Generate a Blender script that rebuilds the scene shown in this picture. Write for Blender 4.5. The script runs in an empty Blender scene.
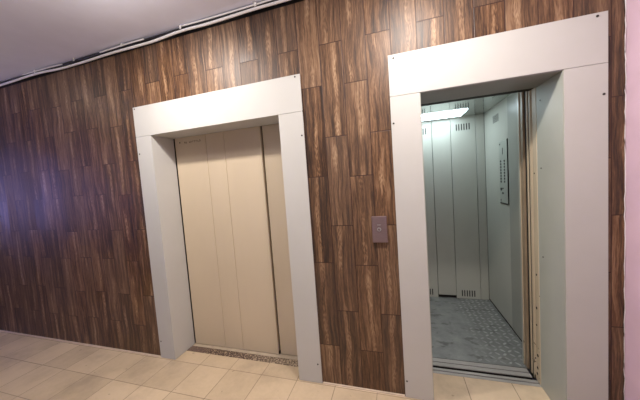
import bpy, bmesh, math, random
from mathutils import Matrix, Vector
random.seed(7)
C = bpy.context.scene
COL = C.collection

# ------------------------------------------------------------------ camera
FPX = 257.1
cam_d = bpy.data.cameras.new('camera'); cam = bpy.data.objects.new('camera', cam_d); COL.objects.link(cam)
cam_d.sensor_fit = 'HORIZONTAL'; cam_d.sensor_width = 36.0; cam_d.lens = FPX * 36.0 / 640.0
cam_d.clip_start = 0.02
cam.matrix_world = (Matrix.Translation((0.8704, -1.6866, 1.4510)) @ Matrix.Rotation(0.29232, 4, 'Z')
                    @ Matrix.Rotation(1.507959, 4, 'X') @ Matrix.Rotation(-0.070979, 4, 'Z'))
C.camera = cam

# ------------------------------------------------------------------ world, lights, exposure
w = bpy.data.worlds.new('world'); C.world = w; w.use_nodes = True
bg = w.node_tree.nodes['Background']; bg.inputs[0].default_value = (0.42, 0.38, 1.0, 1); bg.inputs[1].default_value = 8.0
vs = C.view_settings
vs.view_transform = 'Standard'; vs.look = 'None'; vs.gamma = 1.0; vs.use_curve_mapping = False
vs.exposure = 0.0
C.display_settings.display_device = 'sRGB'

def lamp(loc, power, glow, color=(1.0, 0.915, 0.82), size=0.12):
    """ceiling lamp: an opal disc throwing most of its light down, and an added point light that brightens the ceiling"""
    d = bpy.data.lights.new('hall_lamp', 'AREA'); d.shape = 'DISK'; d.size = size; d.energy = power; d.color = color
    o = bpy.data.objects.new('hall_lamp', d); COL.objects.link(o); o.location = loc
    d = bpy.data.lights.new('hall_lamp_fill', 'POINT'); d.energy = glow; d.color = (1.0, 0.95, 0.92); d.shadow_soft_size = size * 0.5  # added point light off the disc, fills the ceiling
    o = bpy.data.objects.new('hall_lamp_fill', d); COL.objects.link(o); o.location = (loc[0], loc[1] - 0.10, loc[2] - 0.09)
lamp((-0.62, -0.70, 2.67), 30.5, 11)
lamp((1.02, -0.70, 2.67), 28, 10)
lamp((-2.51, -0.70, 2.67), 1.2, 3.2)

# ------------------------------------------------------------------ material helpers
class G:
    """small shader-graph writer"""
    def __init__(s, name):
        s.m = bpy.data.materials.new(name); s.m.use_nodes = True
        s.t = s.m.node_tree; s.b = s.t.nodes['Principled BSDF']
    def n(s, typ, **kw):
        o = s.t.nodes.new(typ)
        for k, v in kw.items(): setattr(o, k, v)
        return o
    def put(s, sock, v):
        if isinstance(v, bpy.types.NodeSocket): s.t.links.new(v, sock)
        else: sock.default_value = v
    def math(s, op, a, b=0.0, c=None, clamp=False):
        o = s.n('ShaderNodeMath', operation=op, use_clamp=clamp)
        s.put(o.inputs[0], a); s.put(o.inputs[1], b)
        if c is not None: s.put(o.inputs[2], c)
        return o.outputs[0]
    def comb(s, x, y, z):
        o = s.n('ShaderNodeCombineXYZ')
        for i, v in enumerate((x, y, z)): s.put(o.inputs[i], v)
        return o.outputs[0]
    def pos(s):
        tc = s.n('ShaderNodeTexCoord'); sp = s.n('ShaderNodeSeparateXYZ'); s.t.links.new(tc.outputs['Object'], sp.inputs[0])
        return sp.outputs[0], sp.outputs[1], sp.outputs[2], tc.outputs['Object']
    def noise(s, vec, scale=1.0, detail=3.0, rough=0.5, dist=0.0):
        o = s.n('ShaderNodeTexNoise'); s.put(o.inputs['Vector'], vec); o.inputs['Scale'].default_value = scale
        o.inputs['Detail'].default_value = detail; o.inputs['Roughness'].default_value = rough; o.inputs['Distortion'].default_value = dist
        return o.outputs['Fac']
    def white(s, vec):
        o = s.n('ShaderNodeTexWhiteNoise', noise_dimensions='3D'); s.put(o.inputs['Vector'], vec); return o.outputs['Value']
    def ramp(s, f, stops, interp='LINEAR'):
        o = s.n('ShaderNodeValToRGB'); o.color_ramp.interpolation = interp
        e = o.color_ramp.elements
        while len(e) < len(stops): e.new(0.5)
        for i, (p, c) in enumerate(stops):
            e[i].position = p; e[i].color = (*c, 1) if len(c) == 3 else c
        s.put(o.inputs[0], f); return o.outputs[0]
    def mix(s, f, a, b, blend='MIX'):
        o = s.n('ShaderNodeMix', data_type='RGBA', blend_type=blend)
        s.put(o.inputs[0], f)
        for i, v in ((6, a), (7, b)): s.put(o.inputs[i], (*v, 1) if isinstance(v, tuple) and len(v) == 3 else v)
        return o.outputs[2]
    def sstep(s, v, lo, hi, a=0.0, b=1.0):
        o = s.n('ShaderNodeMapRange', interpolation_type='SMOOTHSTEP'); s.put(o.inputs[0], v)
        for i, q in enumerate((lo, hi, a, b)): s.put(o.inputs[i + 1], q)
        return o.outputs[0]
    def bump(s, h, strength=0.3, dist=0.002):
        o = s.n('ShaderNodeBump'); o.inputs['Strength'].default_value = strength; o.inputs['Distance'].default_value = dist
        s.put(o.inputs['Height'], h); s.t.links.new(o.outputs[0], s.b.inputs['Normal'])
    def out(s, color=None, rough=None, metal=None, spec=None, coat=None):
        for k, v in (('Base Color', color), ('Roughness', rough), ('Metallic', metal), ('Specular IOR Level', spec), ('Coat Weight', coat)):
            if v is None: continue
            s.put(s.b.inputs[k], (*v, 1) if isinstance(v, tuple) and len(v) == 3 else v)
        return s.m

def paint(name, col, rough=0.45, metal=0.0, mottle=0.06, scale=3.0, spec=0.5, stretch=(1, 1, 1), bump=0.0):
    g = G(name); x, y, z, v = g.pos()
    vec = g.comb(g.math('MULTIPLY', x, stretch[0]), g.math('MULTIPLY', y, stretch[1]), g.math('MULTIPLY', z, stretch[2]))
    f = g.noise(vec, scale, 4.0, 0.6)
    c = g.ramp(f, [(0.25, tuple(k * (1 - mottle * 1.6) for k in col)), (0.75, tuple(min(1, k * (1 + mottle)) for k in col))])
    if bump: g.bump(g.noise(v, 160.0, 3.0), bump, 0.001)
    return g.out(c, rough, metal, spec)

def wood_tile():
    g = G('wood_effect_tile'); x, y, z, v = g.pos()
    P, Hh = 0.15, 0.60
    cx = g.math('DIVIDE', g.math('SUBTRACT', x, 0.128), P)
    col = g.math('FLOOR', cx); u = g.math('FRACT', cx)
    odd = g.math('MODULO', g.math('ADD', col, 200.0), 2.0)
    jit = g.math('MULTIPLY', g.math('SUBTRACT', g.white(g.comb(col, 3.3, 1.1)), 0.5), 0.03)
    zz = g.math('ADD', g.math('SUBTRACT', z, 2.37), g.math('ADD', g.math('MULTIPLY', odd, 0.28), jit))
    rz = g.math('DIVIDE', zz, Hh); row = g.math('FLOOR', rz); wv = g.math('FRACT', rz)
    r1 = g.white(g.comb(col, row, 0.5)); r2 = g.white(g.comb(col, row, 7.7)); r3 = g.white(g.comb(col, row, 12.1))
    # grout distance, in metres
    du = g.math('MULTIPLY', g.math('MINIMUM', u, g.math('SUBTRACT', 1.0, u)), P)
    dw = g.math('MULTIPLY', g.math('MINIMUM', wv, g.math('SUBTRACT', 1.0, wv)), Hh)
    dg = g.math('MINIMUM', du, dw)
    grout = g.sstep(dg, 0.0015, 0.0034, 1.0, 0.0)
    # tile local coordinates
    off = g.math('MULTIPLY', r1, 37.0); off2 = g.math('MULTIPLY', r2, 53.0)
    ux = g.math('MULTIPLY', u, P)
    wob = g.math('MULTIPLY', g.math('SUBTRACT', g.noise(g.comb(off, off2, g.math('MULTIPLY', zz, 3.2)), 1.0, 2.0), 0.5), 0.05)
    xs = g.math('ADD', ux, wob)
    broad = g.noise(g.comb(g.math('ADD', g.math('MULTIPLY', xs, 30.0), off), off2, g.math('MULTIPLY', zz, 1.5)), 1.0, 3.0, 0.6)
    streak = g.noise(g.comb(g.math('ADD', g.math('MULTIPLY', xs, 110.0), off2), off, g.math('MULTIPLY', zz, 4.5)), 1.0, 4.0, 0.62, 0.3)
    fine = g.noise(g.comb(g.math('ADD', g.math('MULTIPLY', ux, 420.0), off), off2, g.math('MULTIPLY', zz, 26.0)), 1.0, 3.0, 0.6)
    # pale heartwood vein running up each tile with arched figure
    centre = g.math('ADD', g.math('MULTIPLY', r3, 0.05), 0.05)
    dv = g.math('ABSOLUTE', g.math('SUBTRACT', xs, centre))
    wid = g.math('ADD', 0.010, g.math('MULTIPLY', g.noise(g.comb(off2, off, g.math('MULTIPLY', zz, 5.0)), 1.0, 2.0), 0.022))
    vein = g.math('MULTIPLY', g.sstep(g.math('DIVIDE', dv, wid), 0.25, 1.15, 1.0, 0.0), g.sstep(g.noise(g.comb(off, 3.0, g.math('ADD', g.math('MULTIPLY', zz, 2.6), off2)), 1.0, 1.0), 0.36, 0.62))
    arch = g.math('SINE', g.math('MULTIPLY', g.math('ADD', g.math('ADD', zz, g.math('MULTIPLY', g.math('MULTIPLY', dv, dv), 90.0)),
                  g.math('MULTIPLY', g.noise(g.comb(g.math('MULTIPLY', ux, 60.0), off, g.math('MULTIPLY', zz, 9.0)), 1.0, 4.0), 0.22)), 120.0))
    archm = g.sstep(g.math('ADD', arch, g.math('MULTIPLY', g.math('SUBTRACT', fine, 0.5), 2.5)), -0.9, 0.9, 0.45, 1.0)
    val = g.math('ADD', g.math('MULTIPLY', broad, 0.46), g.math('MULTIPLY', streak, 0.52))
    val = g.math('ADD', val, g.math('MULTIPLY', g.math('SUBTRACT', fine, 0.5), 0.30))
    val = g.math('ADD', val, g.math('MULTIPLY', g.math('SUBTRACT', r2, 0.5), 0.10))
    val = g.math('ADD', val, g.math('MULTIPLY', g.math('MULTIPLY', vein, archm), 0.21))
    c = g.ramp(val, [(0.33, (0.012, 0.0048, 0.0022)), (0.43, (0.052, 0.022, 0.009)), (0.53, (0.135, 0.066, 0.030)),
                     (0.63, (0.250, 0.142, 0.075)), (0.84, (0.46, 0.315, 0.19))])
    c = g.mix(g.math('MULTIPLY', r1, 0.32), c, (0.10, 0.072, 0.055))
    c = g.mix(grout, c, (0.035, 0.012, 0.007))
    g.bump(g.math('SUBTRACT', g.math('MULTIPLY', streak, 0.25), grout), 0.35, 0.0022)
    ro = g.math('ADD', g.math('ADD', 0.37, g.math('MULTIPLY', r1, 0.12)), g.math('MULTIPLY', fine, 0.12))
    return g.out(c, ro, 0.0, 0.45)

def floor_tile():
    g = G('floor_tile'); x, y, z, v = g.pos()
    P = 0.294
    cx = g.math('DIVIDE', g.math('SUBTRACT', x, -0.797), P); cy = g.math('DIVIDE', g.math('SUBTRACT', y, -0.008), P * 0.985)
    ix, iy = g.math('FLOOR', cx), g.math('FLOOR', cy); fx, fy = g.math('FRACT', cx), g.math('FRACT', cy)
    d = g.math('MULTIPLY', g.math('MINIMUM', g.math('MINIMUM', fx, g.math('SUBTRACT', 1.0, fx)), g.math('MINIMUM', fy, g.math('SUBTRACT', 1.0, fy))), P)
    wob = g.math('MULTIPLY', g.noise(v, 60.0, 2.0), 0.0016)
    grout = g.sstep(g.math('SUBTRACT', d, wob), 0.0006, 0.0024, 1.0, 0.0)
    r = g.white(g.comb(ix, iy, 2.2))
    cl = g.noise(v, 4.0, 5.0, 0.6); fine = g.noise(v, 38.0, 4.0, 0.6)
    t = g.math('ADD', g.math('ADD', g.math('MULTIPLY', cl, 0.5), g.math('MULTIPLY', fine, 0.2)), g.math('MULTIPLY', r, 0.3))
    c = g.ramp(t, [(0.28, (0.47, 0.365, 0.245)), (0.50, (0.58, 0.455, 0.31)), (0.74, (0.65, 0.515, 0.36))])
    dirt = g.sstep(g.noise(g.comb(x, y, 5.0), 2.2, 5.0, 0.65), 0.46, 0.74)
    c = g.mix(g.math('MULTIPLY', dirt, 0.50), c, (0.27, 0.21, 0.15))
    chip = g.sstep(g.noise(g.comb(x, y, 9.0), 21.0, 1.0), 0.745, 0.77)
    c = g.mix(g.math('MULTIPLY', chip, 0.5), c, (0.2, 0.15, 0.1))
    gc = g.ramp(g.noise(v, 2.3, 2.0), [(0.35, (0.12, 0.08, 0.048)), (0.65, (0.27, 0.20, 0.135))])
    c = g.mix(g.math('MULTIPLY', grout, 0.85), c, gc)
    g.bump(g.math('SUBTRACT', g.math('MULTIPLY', r, 0.4), grout), 0.3, 0.0016)
    return g.out(c, g.math('ADD', 0.33, g.math('MULTIPLY', fine, 0.2)), 0.0, 0.45)

def speckle():
    g = G('speckled_threshold'); x, y, z, v = g.pos()
    a = g.n('ShaderNodeTexVoronoi'); g.put(a.inputs['Vector'], v); a.inputs['Scale'].default_value = 85.0
    n2 = g.noise(v, 130.0, 3.0, 0.7)
    k = g.math('ADD', g.math('MULTIPLY', a.outputs['Distance'], 0.75), g.math('MULTIPLY', n2, 0.45))
    wear = g.sstep(g.math('ADD', x, g.math('MULTIPLY', g.noise(v, 6.0, 2.0), 0.3)), -0.55, 0.25)
    c1 = g.ramp(k, [(0.42, (0.022, 0.012, 0.009)), (0.62, (0.10, 0.062, 0.046)), (0.80, (0.36, 0.27, 0.19))])
    c2 = g.ramp(k, [(0.38, (0.06, 0.042, 0.03)), (0.58, (0.20, 0.15, 0.105)), (0.78, (0.42, 0.33, 0.24))])
    c = g.mix(wear, c1, c2)
    left = g.sstep(x, -0.93, -0.80, 1.0, 0.0)
    c = g.mix(g.math('MULTIPLY', left, 0.75), c, (0.13, 0.085, 0.07))
    g.bump(k, 0.6, 0.002)
    return g.out(c, 0.55, 0.0, 0.4)

def tread_plate():
    """aluminium tread plate: short raised bars alternating at right angles, worn smooth to the left and smudged"""
    g = G('tread_plate'); x, y, z, v = g.pos()
    P = 0.050
    cx, cy = g.math('DIVIDE', x, P), g.math('DIVIDE', y, P)
    ix, iy = g.math('FLOOR', cx), g.math('FLOOR', cy)
    fx = g.math('SUBTRACT', g.math('FRACT', cx), 0.5); fy = g.math('SUBTRACT', g.math('FRACT', cy), 0.5)
    par = g.math('MODULO', g.math('ADD', g.math('ADD', ix, iy), 400.0), 2.0)
    a = g.math('ADD', fx, fy); b = g.math('SUBTRACT', fx, fy)
    def ell(p, q):
        return g.math('ADD', g.math('MULTIPLY', g.math('MULTIPLY', p, p), 2.2), g.math('MULTIPLY', g.math('MULTIPLY', q, q), 13.0))
    e = g.math('ADD', g.math('MULTIPLY', par, ell(a, b)), g.math('MULTIPLY', g.math('SUBTRACT', 1.0, par), ell(b, a)))
    bar = g.math('MULTIPLY', g.sstep(e, 0.15, 1.3, 1.0, 0.0), g.sstep(g.noise(v, 14.0, 3.0, 0.6), 0.32, 0.62, 0.25, 1.0))
    keep = g.sstep(g.math('ADD', x, g.math('MULTIPLY', g.noise(v, 5.0, 2.0), 0.25)), 1.52, 1.68, 0.10, 1.0)
    bar = g.math('MULTIPLY', bar, keep)
    n = g.noise(v, 9.0, 5.0, 0.65)
    blot = g.sstep(g.noise(g.comb(g.math('MULTIPLY', x, 1.0), g.math('MULTIPLY', y, 1.6), 3.0), 8.0, 3.0, 0.6), 0.56, 0.66)
    c = g.ramp(n, [(0.3, (0.24, 0.25, 0.25)), (0.7, (0.35, 0.36, 0.35))])
    c = g.mix(g.math('MULTIPLY', blot, 0.55), c, (0.09, 0.09, 0.085))
    c = g.mix(g.math('MULTIPLY', bar, 0.6), c, (0.62, 0.64, 0.62))
    c = g.mix(g.math('MULTIPLY', g.math('SUBTRACT', keep, 0.1), g.math('MULTIPLY', g.math('SUBTRACT', 1.0, bar), 0.40)), c, (0.13, 0.125, 0.12))
    g.bump(bar, 0.8, 0.004)
    return g.out(c, g.math('ADD', 0.36, g.math('MULTIPLY', n, 0.15)), 0.35, 0.5)

def chipped(name, col, under, thr=0.66, rough=0.45):
    g = G(name); x, y, z, v = g.pos()
    n = g.noise(g.comb(g.math('MULTIPLY', x, 60.0), g.math('MULTIPLY', y, 60.0), g.math('MULTIPLY', z, 30.0)), 1.0, 2.0, 0.5)
    low = g.sstep(z, 0.1, 0.75, 0.10, 0.0)
    f = g.sstep(g.math('ADD', n, low), thr, thr + 0.03)
    m = g.noise(v, 5.0, 4.0)
    c = g.ramp(m, [(0.3, tuple(k * 0.9 for k in col)), (0.7, col)])
    return g.out(g.mix(f, c, under), rough, 0.0, 0.5)

M = {}
M['wood'] = wood_tile()
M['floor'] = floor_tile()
M['speckle'] = speckle()
M['tread'] = tread_plate()
M['ceiling'] = paint('ceiling_paint', (0.84, 0.85, 0.95), 0.8, mottle=0.05, scale=2.0, bump=0.25)
M['hall'] = paint('hall_wall_paint', (0.40, 0.42, 0.46), 0.7, mottle=0.04, scale=4.0)
M['pink'] = paint('pink_paint', (0.66, 0.475, 0.575), 0.6, mottle=0.05, scale=5.0, bump=0.35)
M['white_metal'] = paint('white_coated_sheet', (0.505, 0.50, 0.48), 0.55, mottle=0.03, scale=2.5, spec=0.3)
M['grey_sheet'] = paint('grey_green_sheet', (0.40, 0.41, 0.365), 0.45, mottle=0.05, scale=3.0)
M['shaded_sheet'] = paint('shaded_grey_sheet', (0.25, 0.255, 0.24), 0.45, mottle=0.06, scale=3.0)  # lining grey darkened with the shade under the header
M['door'] = paint('beige_door_paint', (0.56, 0.465, 0.345), 0.40, mottle=0.04, scale=2.0, stretch=(1, 1, 0.3))
M['jamb'] = chipped('beige_jamb_paint', (0.60, 0.50, 0.36), (0.03, 0.02, 0.015), 0.76)
M['strip'] = paint('brown_beige_paint', (0.33, 0.25, 0.17), 0.4, mottle=0.12, scale=8.0)
M['car_wall'] = paint('grey_green_car_paint', (0.49, 0.49, 0.44), 0.32, mottle=0.05, scale=2.2, stretch=(1, 1, 0.5))
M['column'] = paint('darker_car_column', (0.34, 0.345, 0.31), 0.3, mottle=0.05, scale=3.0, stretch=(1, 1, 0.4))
M['car_ceiling'] = paint('car_ceiling_sheet', (0.42, 0.44, 0.42), 0.10, metal=0.75, mottle=0.02)
M['steel'] = paint('dull_steel', (0.44, 0.42, 0.40), 0.45, metal=0.3, mottle=0.12, scale=14.0, stretch=(0.4, 4, 1))
M['bright_steel'] = paint('brushed_steel', (0.55, 0.55, 0.54), 0.28, metal=0.9, mottle=0.05, scale=6.0)
M['plate'] = paint('brushed_call_plate', (0.26, 0.185, 0.19), 0.36, metal=0.7, mottle=0.05, scale=30.0, stretch=(1, 1, 6))
M['panel'] = paint('control_panel_sheet', (0.46, 0.48, 0.44), 0.3, metal=0.3, mottle=0.03)
M['dark'] = paint('dark_gap', (0.012, 0.010, 0.009), 0.7, mottle=0.2)
M['black'] = paint('black_plastic', (0.02, 0.018, 0.018), 0.4, mottle=0.1)
M['screw'] = paint('dark_screw', (0.03, 0.026, 0.024), 0.45, mottle=0.2, scale=60)
M['cable'] = paint('white_cable', (0.90, 0.88, 0.85), 0.45, mottle=0.05, scale=10)
M['black_tube'] = paint('black_tube', (0.018, 0.015, 0.02), 0.5, mottle=0.2, scale=10)
M['concrete'] = paint('shaft_concrete', (0.16, 0.15, 0.14), 0.9, mottle=0.15, scale=4)
M['sill_cement'] = paint('sill_cement', (0.42, 0.345, 0.255), 0.7, mottle=0.12, scale=20)
M['caulk'] = paint('white_filler', (0.80, 0.74, 0.76), 0.7, mottle=0.06, scale=40)
M['bead'] = paint('floor_bead', (0.56, 0.45, 0.34), 0.6, mottle=0.12, scale=14)
M['ink'] = paint('faded_ink', (0.10, 0.075, 0.06), 0.7, mottle=0.3, scale=60)
M['frame'] = paint('white_window_frame', (0.7, 0.7, 0.7), 0.4)
g = G('light_diffuser'); g.b.inputs['Base Color'].default_value = (0.9, 0.95, 0.93, 1)
g.b.inputs['Emission Color'].default_value = (0.82, 1.0, 1.07, 1); g.b.inputs['Emission Strength'].default_value = 11.0
M['diffuser'] = g.m
g = G('window_glass'); g.b.inputs['Transmission Weight'].default_value = 1.0; g.b.inputs['Roughness'].default_value = 0.0; g.b.inputs['IOR'].default_value = 1.02
M['glass'] = g.m

# ------------------------------------------------------------------ geometry helpers
class MB:
    def __init__(s): s.bm = bmesh.new()
    def box(s, x0, x1, y0, y1, z0, z1, bev=0.0, seg=1):
        b = bmesh.new(); bmesh.ops.create_cube(b, size=1.0)
        for v in b.verts: v.co = Vector(((x0 + x1) / 2 + v.co.x * (x1 - x0), (y0 + y1) / 2 + v.co.y * (y1 - y0), (z0 + z1) / 2 + v.co.z * (z1 - z0)))
        if bev: bmesh.ops.bevel(b, geom=list(b.edges), offset=bev, segments=seg, affect='EDGES', profile=0.5)
        s._add(b); return s
    def _add(s, b):
        me = bpy.data.meshes.new('t'); b.to_mesh(me); b.free(); s.bm.from_mesh(me); bpy.data.meshes.remove(me)
    def cyl(s, c, axis, r, h, seg=16, r2=None, bev=0.0):
        b = bmesh.new(); bmesh.ops.create_cone(b, cap_ends=True, segments=seg, radius1=r, radius2=r if r2 is None else r2, depth=h)
        if bev: bmesh.ops.bevel(b, geom=[e for e in b.edges if abs(e.verts[0].co.z - e.verts[1].co.z) < 1e-6], offset=bev, segments=2, affect='EDGES')
        q = Vector((0, 0, 1)).rotation_difference(Vector(axis)).to_matrix().to_4x4()
        b.transform(Matrix.Translation(c) @ q); s._add(b); return s
    def prism(s, pts, z0, z1):
        """polygon in xy extruded along z"""
        lo = [s.bm.verts.new((x, y, z0)) for x, y in pts]; hi = [s.bm.verts.new((x, y, z1)) for x, y in pts]
        n = len(pts)
        for i in range(n): s.bm.faces.new((lo[i], lo[(i + 1) % n], hi[(i + 1) % n], hi[i]))
        s.bm.faces.new(lo[::-1]); s.bm.faces.new(hi); bmesh.ops.recalc_face_normals(s.bm, faces=s.bm.faces); return s
    def prism_x(s, pts, x0, x1):
        """polygon in yz extruded along x"""
        lo = [s.bm.verts.new((x0, y, z)) for y, z in pts]; hi = [s.bm.verts.new((x1, y, z)) for y, z in pts]
        n = len(pts)
        for i in range(n): s.bm.faces.new((lo[i], lo[(i + 1) % n], hi[(i + 1) % n], hi[i]))
        s.bm.faces.new(lo[::-1]); s.bm.faces.new(hi); bmesh.ops.recalc_face_normals(s.bm, faces=s.bm.faces); return s
    def tube(s, pts, r, seg=10):
        pts = [Vector(p) for p in pts]; rings = []
        for i, p in enumerate(pts):
            t = (pts[min(i + 1, len(pts) - 1)] - pts[max(i - 1, 0)]).normalized()
            a = t.cross(Vector((0, 0, 1))).normalized(); b = a.cross(t)
            rings.append([s.bm.verts.new(p + a * (r * math.cos(k * 2 * math.pi / seg)) + b * (r * math.sin(k * 2 * math.pi / seg))) for k in range(seg)])
        for i in range(len(rings) - 1):
            for k in range(seg): s.bm.faces.new((rings[i][k], rings[i][(k + 1) % seg], rings[i + 1][(k + 1) % seg], rings[i + 1][k]))
        s.bm.faces.new(rings[0]); s.bm.faces.new(rings[-1][::-1]); bmesh.ops.recalc_face_normals(s.bm, faces=s.bm.faces)
        for f in s.bm.faces: f.smooth = True
        return s
    def build(s, name, mat, parent=None, smooth=False):
        me = bpy.data.meshes.new(name)
        if smooth:
            for f in s.bm.faces: f.smooth = True
        s.bm.to_mesh(me); s.bm.free(); me.materials.append(M[mat])
        o = bpy.data.objects.new(name, me); COL.objects.link(o)
        if parent is not None:
            o.parent = parent; o.matrix_parent_inverse = world_of(parent).inverted()
        return o

def world_of(o):
    m = o.matrix_basis.copy()
    return (world_of(o.parent) @ o.matrix_parent_inverse @ m) if o.parent else m
def tag(o, label=None, cat=None, group=None, kind=None):
    for k, v in (('label', label), ('category', cat), ('group', group), ('kind', kind)):
        if v: o[k] = v
    return o
def thing(name, loc, label, cat, group=None):
    o = bpy.data.objects.new(name, None); COL.objects.link(o); o.location = loc; o.empty_display_size = 0.1
    return tag(o, label, cat, group)
def struct(name, mb, mat): return tag(mb.build(name, mat), kind='structure')
def box(*a, **k): return MB().box(*a, **k)

# ------------------------------------------------------------------ the setting
H = 2.722; XL, XR, YB = -5.6, 1.984, -2.35
WY = 0.010                                     # face of the tiles; the metal surrounds stand proud of it, at y = 0
L0, LI, RI, L1 = -1.226, -1.064, 0.103, 0.282  # left surround: outer, inner, inner, outer
R0, RJ, RK, R1 = 0.858, 1.030, 1.731, 1.910    # right surround
HS, HT = 1.9526, 2.200
DL, DR = 0.228, 0.270
ZT = 2.662                                     # top of the tiling
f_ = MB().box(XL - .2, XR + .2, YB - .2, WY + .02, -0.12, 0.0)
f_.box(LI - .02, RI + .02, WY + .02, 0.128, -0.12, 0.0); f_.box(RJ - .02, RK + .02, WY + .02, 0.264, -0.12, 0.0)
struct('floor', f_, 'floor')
struct('ceiling', box(XL - .2, XR + .2, YB - .2, 0.30, H, H + 0.12), 'ceiling')
wb = MB()
for x0, x1, z0, z1 in ((XL - .2, LI - .012, 0, ZT), (RI + .012, RJ - .012, 0, ZT), (RK + .012, XR, 0, ZT),
                       (LI - .012, RI + .012, HS + .012, ZT), (RJ - .012, RK + .012, HS + .012, ZT)):
    wb.box(x0, x1, WY, 0.20, z0, z1)
struct('wall_front', wb, 'wood')
struct('trim_1', box(XL - .2, XR, WY + 0.022, 0.20, ZT, H), 'dark')            # bare dark gap above the tiles
struct('wall_right', box(XR, XR + 0.15, YB - .2, 0.20, 0, H), 'pink')
struct('wall_back', box(XL - .2, XR + .2, YB - 0.15, YB, 0, H), 'hall')
we = MB(); WZ0, WZ1, WYA, WYB_ = 1.05, 2.15, -1.95, -0.75
we.box(XL - .15, XL, YB, 0.0, 0, WZ0).box(XL - .15, XL, YB, 0.0, WZ1, H).box(XL - .15, XL, YB, WYA, WZ0, WZ1).box(XL - .15, XL, WYB_, 0.0, WZ0, WZ1)
struct('wall_left', we, 'hall')
wf = MB()
for a, b, c, d in ((WYA, WYA + .05, WZ0, WZ1), (WYB_ - .05, WYB_, WZ0, WZ1), (WYA, WYB_, WZ0, WZ0 + .05), (WYA, WYB_, WZ1 - .05, WZ1), (-1.375, -1.325, WZ0, WZ1)):
    wf.box(XL - .11, XL - .05, a, b, c, d)
win = tag(wf.build('window_1', 'frame'), kind='structure')
box(XL - .085, XL - .08, WYA + .04, WYB_ - .04, WZ0 + .04, WZ1 - .04).build('pane', 'glass', win)
# ragged white filler along the corner, and a pale bead where the tiles meet the floor
bm = MB(); z = 0.02; pts = []
while z < H:
    pts.append((XR - 0.001 - random.random() * 0.004, WY - 0.002 - random.random() * 0.003, z)); z += random.uniform(0.02, 0.06)
bm.tube(pts, 0.0022, 6); struct('trim_2', bm, 'caulk')
bm = MB()
for x0, x1 in ((XL, L0 - .004), (L1 + .004, R0 - .004), (R1 + .004, XR)):
    bm.prism_x([(WY, 0), (WY - 0.009, 0), (WY - 0.006, 0.007), (WY, 0.010)], x0, x1)
struct('trim_3', bm, 'bead')
# shaft behind both landings: back, ends, divider, roof, pit floor
sh = MB().box(-1.5, 2.75, 1.72, 1.84, -0.3, H).box(-1.62, -1.5, 0.20, 1.84, -0.3, H).box(2.75, 2.87, 0.20, 1.84, -0.3, H)
sh.box(-1.62, 2.87, 0.30, 1.84, H, H + .12).box(-1.62, 2.87, 0.13, 1.84, -0.42, -0.3).box(0.5, 0.62, 0.42, 1.72, -0.3, H)
sh.box(XR + .15, 2.75, 0.10, 0.20, -0.3, H)
sh.box(-1.62, 2.87, 0.03, 0.126, -0.42, -0.121)
struct('wall_shaft', sh, 'concrete')

# ------------------------------------------------------------------ white sheet surrounds around the two openings
def screw(parent, x, z): 
    return MB().cyl((x, -0.0006, z), (0, -1, 0), 0.0058, 0.003, 12).build('screw', 'screw', parent)
def surround(x0, xi, xj, x1, depth, label, screws, lining=False, group='white metal lift surrounds'):
    t = thing('elevator_surround', ((x0 + x1) / 2, 0.0, 0.0), label, 'door surround', group)
    T = 0.009; gp = 0.0012
    # header: front sheet folded back under as the lintel
    hd = MB().prism_x([(0, HS + gp), (0, HT), (T, HT), (T, HS + 0.006), (depth, HS + 0.006), (depth, HS + gp)], x0, x1)
    # keep the fold only between the posts
    for v in hd.bm.verts:
        if v.co.y > T + 1e-5: v.co.x = min(max(v.co.x, xi), xj)
    hd = hd.build('header', 'white_metal', t)
    pl = MB().prism([(x0, 0), (xi, 0), (xi, depth), (xi - 0.006, depth), (xi - 0.006, T), (x0, T)], 0.002, HS - gp).build('post', 'white_metal', t)
    pr = MB().prism([(x1, 0), (xj, 0), (xj, depth), (xj + 0.006, depth), (xj + 0.006, T), (x1, T)], 0.002, HS - gp).build('post', 'white_metal', t)
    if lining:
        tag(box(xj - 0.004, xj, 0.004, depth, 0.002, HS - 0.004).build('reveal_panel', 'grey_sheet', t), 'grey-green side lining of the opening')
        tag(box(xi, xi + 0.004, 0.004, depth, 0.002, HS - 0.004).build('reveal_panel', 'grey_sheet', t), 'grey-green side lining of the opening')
        tag(box(xi, xj, 0.004, depth, HS - 0.0035, HS + gp).build('lintel_panel', 'shaded_sheet', t), 'grey lining under the header with its shade painted in')
    for who, x, z in screws: screw({'h': hd, 'l': pl, 'r': pr}[who], x, z)
    return t, hd, pl, pr
surround(L0, LI, RI, L1, DL, 'wide white metal surround framing the closed beige elevator door',
         [('h', -1.208, 2.186), ('h', 0.247, 2.186), ('l', -1.205, 1.81), ('l', -1.205, 0.155), ('r', 0.266, 1.79), ('r', 0.258, 0.145)])
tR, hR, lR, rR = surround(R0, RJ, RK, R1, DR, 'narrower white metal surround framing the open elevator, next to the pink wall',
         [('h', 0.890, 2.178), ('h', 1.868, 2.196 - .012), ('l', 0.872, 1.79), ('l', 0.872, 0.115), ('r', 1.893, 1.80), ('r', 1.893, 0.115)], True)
for y, z in ((0.226, 1.86), (0.226, 1.45), (0.22, 0.895)):
    MB().cyl((RK - 0.0046, y, z), (-1, 0, 0), 0.0045, 0.003, 10).build('screw', 'screw', rR)

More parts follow.
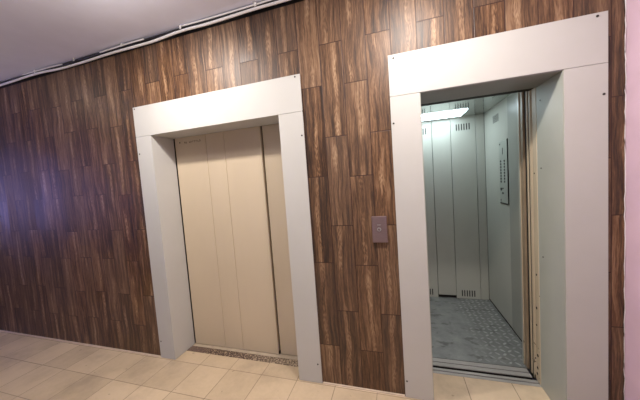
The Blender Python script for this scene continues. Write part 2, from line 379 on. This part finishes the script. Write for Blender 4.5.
# ------------------------------------------------------------------ left elevator: closed door and threshold
t = thing('elevator_door', (-0.48, 0.25, 0.0), 'closed beige sliding elevator door with vertical folds and a black gap', 'elevator door')
def leaf(x0, x1, yf, th, z0, z1, folds=()):
    p = [(x0, yf + 0.003), (x0 + 0.003, yf)]
    for fx in folds: p += [(fx - 0.0035, yf), (fx - 0.0012, yf + 0.005), (fx + 0.0012, yf + 0.005), (fx + 0.0035, yf)]
    p += [(x1 - 0.003, yf), (x1, yf + 0.003), (x1, yf + th), (x0, yf + th)]
    return MB().prism(p, z0, z1)
fl = leaf(LI + 0.010, -0.176, DL + 0.002, 0.032, 0.010, 1.99, (-0.714, -0.526)).build('door_leaf', 'door', t)
rl = leaf(-0.162, RI + 0.09, DL + 0.012, 0.030, 0.010, 1.99).build('door_leaf', 'door', t)
box(-0.185, -0.140, DL + 0.044, DL + 0.050, 0.010, 1.99).build('gap_shade', 'dark', t)  # dark strips behind the leaves paint in the shade of the gaps
box(LI - 0.03, LI + 0.02, DL + 0.036, DL + 0.042, 0.01, 1.99).build('gap_shade', 'dark', t)
box(-0.192, -0.168, DL + 0.006, DL + 0.03, 0.010, 0.030).build('guide_shoe', 'black', t)
MB().cyl((-0.996, DL + 0.0015, 1.912), (0, -1, 0), 0.006, 0.003, 12).build('screw', 'screw', fl)
mk = MB(); x = -0.945
for k in range(9):                              # a short, faded, illegible stencil line
    h = random.choice((0.012, 0.015, 0.018)); zc = 1.908 - 0.012 * k / 9 * 0
    if k == 2: x += 0.016
    mk.box(x, x + 0.0035, DL + 0.0012, DL + 0.0025, zc - h / 2, zc + h / 2)
    q = random.choice((-1, 0, 1)) * 0.006
    mk.box(x, x + 0.011, DL + 0.0012, DL + 0.0025, zc + q - 0.0015, zc + q + 0.0015)
    if random.random() < 0.5: mk.box(x + 0.009, x + 0.0115, DL + 0.0012, DL + 0.0025, zc - h / 2, zc + h / 3)
    x += 0.0185
tag(mk.build('stencil_marking', 'ink', fl), 'faded dark stencil marking, not legible')

t = thing('door_threshold', (-0.48, 0.18, 0.0), 'dark speckled threshold strip below the closed beige elevator door', 'threshold')
box(LI + 0.002, RI - 0.002, 0.128, 0.197, -0.10, 0.0035, bev=0.001).build('tread_strip', 'speckle', t)
tag(box(LI + 0.002, RI - 0.002, 0.198, 0.300, -0.10, 0.004).build('cement_strip', 'sill_cement', t), 'pale strip under the door leaves')

# ------------------------------------------------------------------ right elevator: landing side
t = thing('landing_sill', (1.38, 0.30, 0.0), 'grooved grey metal sill at the floor of the open elevator doorway', 'door sill')
box(RJ - 0.02, RK - 0.002, 0.2645, 0.289, -0.003, 0.002).build('sill_rail', 'steel', t)
box(RJ - 0.02, RK - 0.002, 0.298, 0.322, -0.003, 0.002).build('sill_rail', 'steel', t)
box(RJ - 0.02, RK - 0.002, 0.2645, 0.322, -0.11, -0.0035).build('groove', 'dark', t)  # dark body under the rails paints in the shade of the grooves

t = thing('door_jamb', (1.745, 0.30, 0.0), 'chipped cream painted jamb at the right side of the open elevator doorway', 'door jamb')
jb = MB().prism([(1.7335, 0.272), (1.7275, 0.279), (1.7275, 0.330), (1.7235, 0.336), (1.7210, 0.342), (1.7210, 0.354), (1.7245, 0.360), (1.7665, 0.360), (1.7665, 0.272)], 0.004, 2.06)
jb = jb.build('jamb_profile', 'jamb', t)
for y, z, r in ((0.306, 0.75, .007), (0.31, 1.42, .005), (0.312, 0.52, .009), (0.316, 0.40, .006), (0.308, 0.19, .010), (0.312, 0.10, .009), (0.318, 0.055, .009)):
    MB().cyl((1.7272, y, z), (-1, 0, 0), r, 0.002, 10).build('hole', 'dark', jb)

t = thing('elevator_door', (2.03, 0.37, 0.0), 'retracted brown-beige sliding door edge in the open elevator doorway', 'elevator door')
leaf(1.7215, 2.30, 0.378, 0.014, 0.010, 2.05).build('door_leaf', 'jamb', t)
box(1.7245, 2.30, 0.3935, 0.4195, 0.010, 2.05).build('gap_shade', 'dark', t)  # dark fillers painting in the shade between the door edges
box(1.7265, 2.30, 0.3615, 0.3770, 0.010, 2.05).build('gap_shade', 'dark', t)

t = thing('door_track', (1.5, 0.33, 1.99), 'dark door track behind the top edge of the open elevator doorway', 'door track')
box(RJ - 0.06, RK - 0.006, 0.278, 0.345, 1.954, 2.10).build('track_rail', 'dark', t)
box(RJ - 0.06, 2.4, 0.300, 0.330, 2.10, 2.16).build('hanger', 'steel', t)

# ------------------------------------------------------------------ the car standing at the landing
CX0, CX1, CY0, CY1, CZ = 0.951, 1.814, 0.44, 1.5525, 2.077
car = thing('elevator_car', ((CX0 + CX1) / 2, 1.0, 0.0), 'grey-green elevator car with tread plate floor seen through the open doorway', 'elevator car')
box(CX0 - .04, CX1 + .04, 0.4420, CY1 + .04, -0.08, 0.002).build('car_floor', 'tread', car)
cs = box(RJ - 0.02, 1.71, 0.347, 0.385, -0.002, 0.003).build('car_sill', 'steel', car)
box(RJ - 0.02, 1.71, 0.393, 0.434, -0.002, 0.003).build('sill_rail', 'steel', cs)
box(RJ - 0.02, 1.71, 0.347, 0.4415, -0.10, -0.0025).build('groove', 'dark', cs)  # body coloured dark to give the sill gaps their shade
# back wall sheets
seams = [CX0, 1.030, 1.285, 1.480, 1.730, CX1]
for i in range(5):
    a, b = seams[i] + 0.0022, seams[i + 1] - 0.0022
    z0 = 0.040 if i == 2 else 0.004
    yb = CY1 - (0.003 if i % 2 == 0 and 0 < i < 4 else 0.0)
    p = box(a, b, yb, CY1 + 0.016, z0, CZ + .01, bev=0.0015).build('back_panel', 'car_wall', car)
    if i in (1, 3):
        xc = 1.604 if i == 3 else 1.157
        for zc, hh in ((1.967, 0.070), (0.068, 0.072)):
            for k in range(6):
                xx = xc + (k - 2.5) * 0.0255
                box(xx - 0.0055, xx + 0.0055, CY1 - 0.0008, CY1 + 0.004, zc - hh / 2, zc + hh / 2).build('vent_slot', 'black', p)
box(CX0 - .03, CX1 + .03, CY1 + 0.017, CY1 + 0.03, 0.003, CZ + .05).build('back_liner', 'dark', car)
# side walls
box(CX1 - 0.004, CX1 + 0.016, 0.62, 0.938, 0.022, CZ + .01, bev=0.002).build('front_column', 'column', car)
rw = box(CX1, CX1 + 0.016, 0.942, CY1 - 0.002, 0.022, CZ + .01).build('side_panel', 'car_wall', car)
for k in range(6):
    yy = 1.22 + (k - 2.5) * 0.0255
    box(CX1 - 0.0008, CX1 + 0.004, yy - 0.0055, yy + 0.0055, 1.920, 1.992).build('vent_slot', 'black', rw)
box(CX0 - 0.016, CX0, 0.60, CY1 - 0.002, 0.022, CZ + .01).build('side_panel', 'car_wall', car)
box(CX1 + 0.002, CX1 + 0.02, 0.62, CY1, 0.002, 0.022).build('kick_gap', 'dark', car)
box(CX0 - 0.02, CX0 - 0.002, 0.60, CY1, 0.002, 0.022).build('kick_gap', 'dark', car)
# front returns with the parked car door leaf
tag(MB().prism([(1.713, 0.478), (1.713, 0.500), (1.806, 0.575), (1.806, 0.62), (1.832, 0.62), (1.832, 0.478)], 0.003, CZ).build('front_return', 'car_wall', car), 'angled front return beside the doorway')
MB().prism([(CX0 - .018, 0.446), (1.020, 0.446), (1.020, 0.474), (CX0 + .01, 0.56), (CX0 + .01, 0.60), (CX0 - .018, 0.60)], 0.003, CZ).build('front_return', 'car_wall', car)
cd = leaf(1.714, 2.30, 0.424, 0.040, 0.010, 2.04).build('car_door', 'strip', car)
box(1.7095, 1.7145, 0.464, 0.474, 0.010, 2.04, bev=0.001).build('door_edge', 'jamb', cd)
box(CX0, CX1 + 0.0, 0.446, 0.47, 2.030, CZ + .03).build('front_header', 'car_wall', car)
# ceiling and lamp
box(CX0 - .02, CX1 + .02, 0.446, CY1 + .016, CZ + 0.001, CZ + 0.02).build('car_ceiling', 'car_ceiling', car)
lt = box(1.02, 1.572, 1.185, 1.470, CZ - 0.005, CZ + 0.004, bev=0.001).build('light_panel', 'diffuser', car)
# control panel
cp = box(CX1 - 0.007, CX1 + 0.002, 0.955, 1.135, 1.155, 1.722, bev=0.002).build('control_panel', 'panel', car)
box(CX1 - 0.0085, CX1 - 0.002, 0.945, 0.9545, 1.150, 1.727).build('panel_shadow', 'black', cp)  # black strips paint the shadow gap along the panel's edges
box(CX1 - 0.0085, CX1 - 0.002, 0.9555, 1.137, 1.148, 1.1545).build('panel_shadow', 'black', cp)
for yy in (1.097, 1.017):
    for k in range(8):
        MB().cyl((CX1 - 0.0085, yy, 1.352 + k * 0.0268), (-1, 0, 0), 0.0095, 0.005, 14, bev=0.001).build('button', 'black', cp)
box(CX1 - 0.0082, CX1 - 0.005, 1.046, 1.060, 1.600, 1.660).build('indicator', 'black', cp)
MB().cyl((CX1 - 0.008, 1.112, 1.696), (-1, 0, 0), 0.007, 0.004, 12).build('screw', 'screw', cp)
MB().cyl((CX1 - 0.008, 1.100, 1.282), (-1, 0, 0), 0.014, 0.006, 14).build('key_switch', 'black', cp)
MB().cyl((CX1 - 0.008, 1.062, 1.246), (-1, 0, 0), 0.010, 0.006, 14).build('key_switch', 'black', cp)
MB().cyl((CX1 - 0.008, 1.058, 1.290), (-1, 0, 0), 0.007, 0.006, 12).build('key_switch', 'black', cp)
MB().cyl((CX1 - 0.008, 1.112, 1.180), (-1, 0, 0), 0.006, 0.004, 12).build('screw', 'screw', cp)

# ------------------------------------------------------------------ call button between the two surrounds
t = thing('call_button', (0.7515, WY, 1.129), 'small brushed metal call button plate on the wood-effect tiles', 'call button')
pl = box(0.704, 0.799, -0.0095, WY, 1.044, 1.215, bev=0.0035, seg=2).build('plate', 'plate', t)
bt = MB().cyl((0.749, -0.0105, 1.131), (0, -1, 0), 0.0125, 0.005, 24, bev=0.001).build('bezel', 'bright_steel', t)
MB().cyl((0.749, -0.0135, 1.131), (0, -1, 0), 0.0080, 0.004, 20, bev=0.001).build('button', 'plate', t)
box(0.738, 0.760, -0.0105, -0.009, 1.1585, 1.162).build('indicator_slot', 'bright_steel', t)

# ------------------------------------------------------------------ cables along the ceiling
def smooth(pts, n=5):
    out = []
    P = [Vector(p) for p in pts]
    for i in range(len(P) - 1):
        p0, p1, p2, p3 = P[max(i - 1, 0)], P[i], P[i + 1], P[min(i + 2, len(P) - 1)]
        for k in range(n):
            s = k / n
            out.append(0.5 * ((2 * p1) + (p2 - p0) * s + (2 * p0 - 5 * p1 + 4 * p2 - p3) * s * s + (3 * p1 - p0 - 3 * p2 + p3) * s ** 3))
    out.append(P[-1]); return out
main = [(-5.5, 2.680), (-4.0, 2.675), (-2.925, 2.678), (-2.367, 2.686), (-2.013, 2.668), (-1.684, 2.667), (-1.38, 2.672), (-1.046, 2.668), (-0.89, 2.669),
        (-0.642, 2.682), (-0.37, 2.677), (-0.022, 2.683), (0.219, 2.681), (0.9, 2.682), (1.97, 2.680)]
c = MB().tube([tuple(p) for p in smooth([(x, -0.014, z) for x, z in main])], 0.0095).build('cable', 'cable')
tag(c, 'thick white cable running along the wall just below the ceiling', 'cable')
def conduit(pts, label):
    c = MB().tube([tuple(p) for p in smooth([(x, -0.017, z) for x, z in pts])], 0.0056).build('conduit', 'cable')
    tag(c, label, 'cable', 'short pieces above the thick cable')
conduit([(-2.56, 2.712), (-2.35, 2.709), (-2.15, 2.705), (-1.985, 2.699)], 'short thin white conduit above the thick cable near the left edge')
conduit([(-1.50, 2.703), (-1.38, 2.703), (-1.25, 2.705), (-1.12, 2.705), (-1.005, 2.703)], 'short thin white conduit above the thick cable over the left surround corner')
conduit([(-0.625, 2.714), (-0.37, 2.709), (-0.03, 2.708), (0.12, 2.708), (0.6, 2.708), (1.2, 2.707), (1.97, 2.708)], 'long thin white conduit above the thick cable, right of the middle of the left surround')
c = MB().tube([(x * 0.25 - 5.5, 0.003, 2.706 + 0.0025 * math.sin(x * 1.3)) for x in range(0, 30)], 0.0115).build('cable', 'black_tube')  # black tube giving the dark band above the thick white cable
tag(c, 'black tube in the dark gap behind the white cables under the ceiling', 'cable')
clips = [(-2.36, 'at the far left end'), (-1.815, 'above the wall left of the closed door'), (-1.238, 'above the top left corner of the left surround'),
         (-0.633, 'above the middle of the left surround'), (0.006, 'above the right half of the left surround')]
for x, where in clips:
    b = MB().box(x - 0.009, x + 0.009, -0.0265, -0.0232, 2.692, 2.7205, bev=0.001).box(x - 0.009, x + 0.009, -0.0265, -0.012, 2.7165, 2.7205, bev=0.001)
    tag(b.build('cable_clip', 'cable'), 'white cable clip on the ceiling cables ' + where, 'cable clip', 'clips on the ceiling cables')
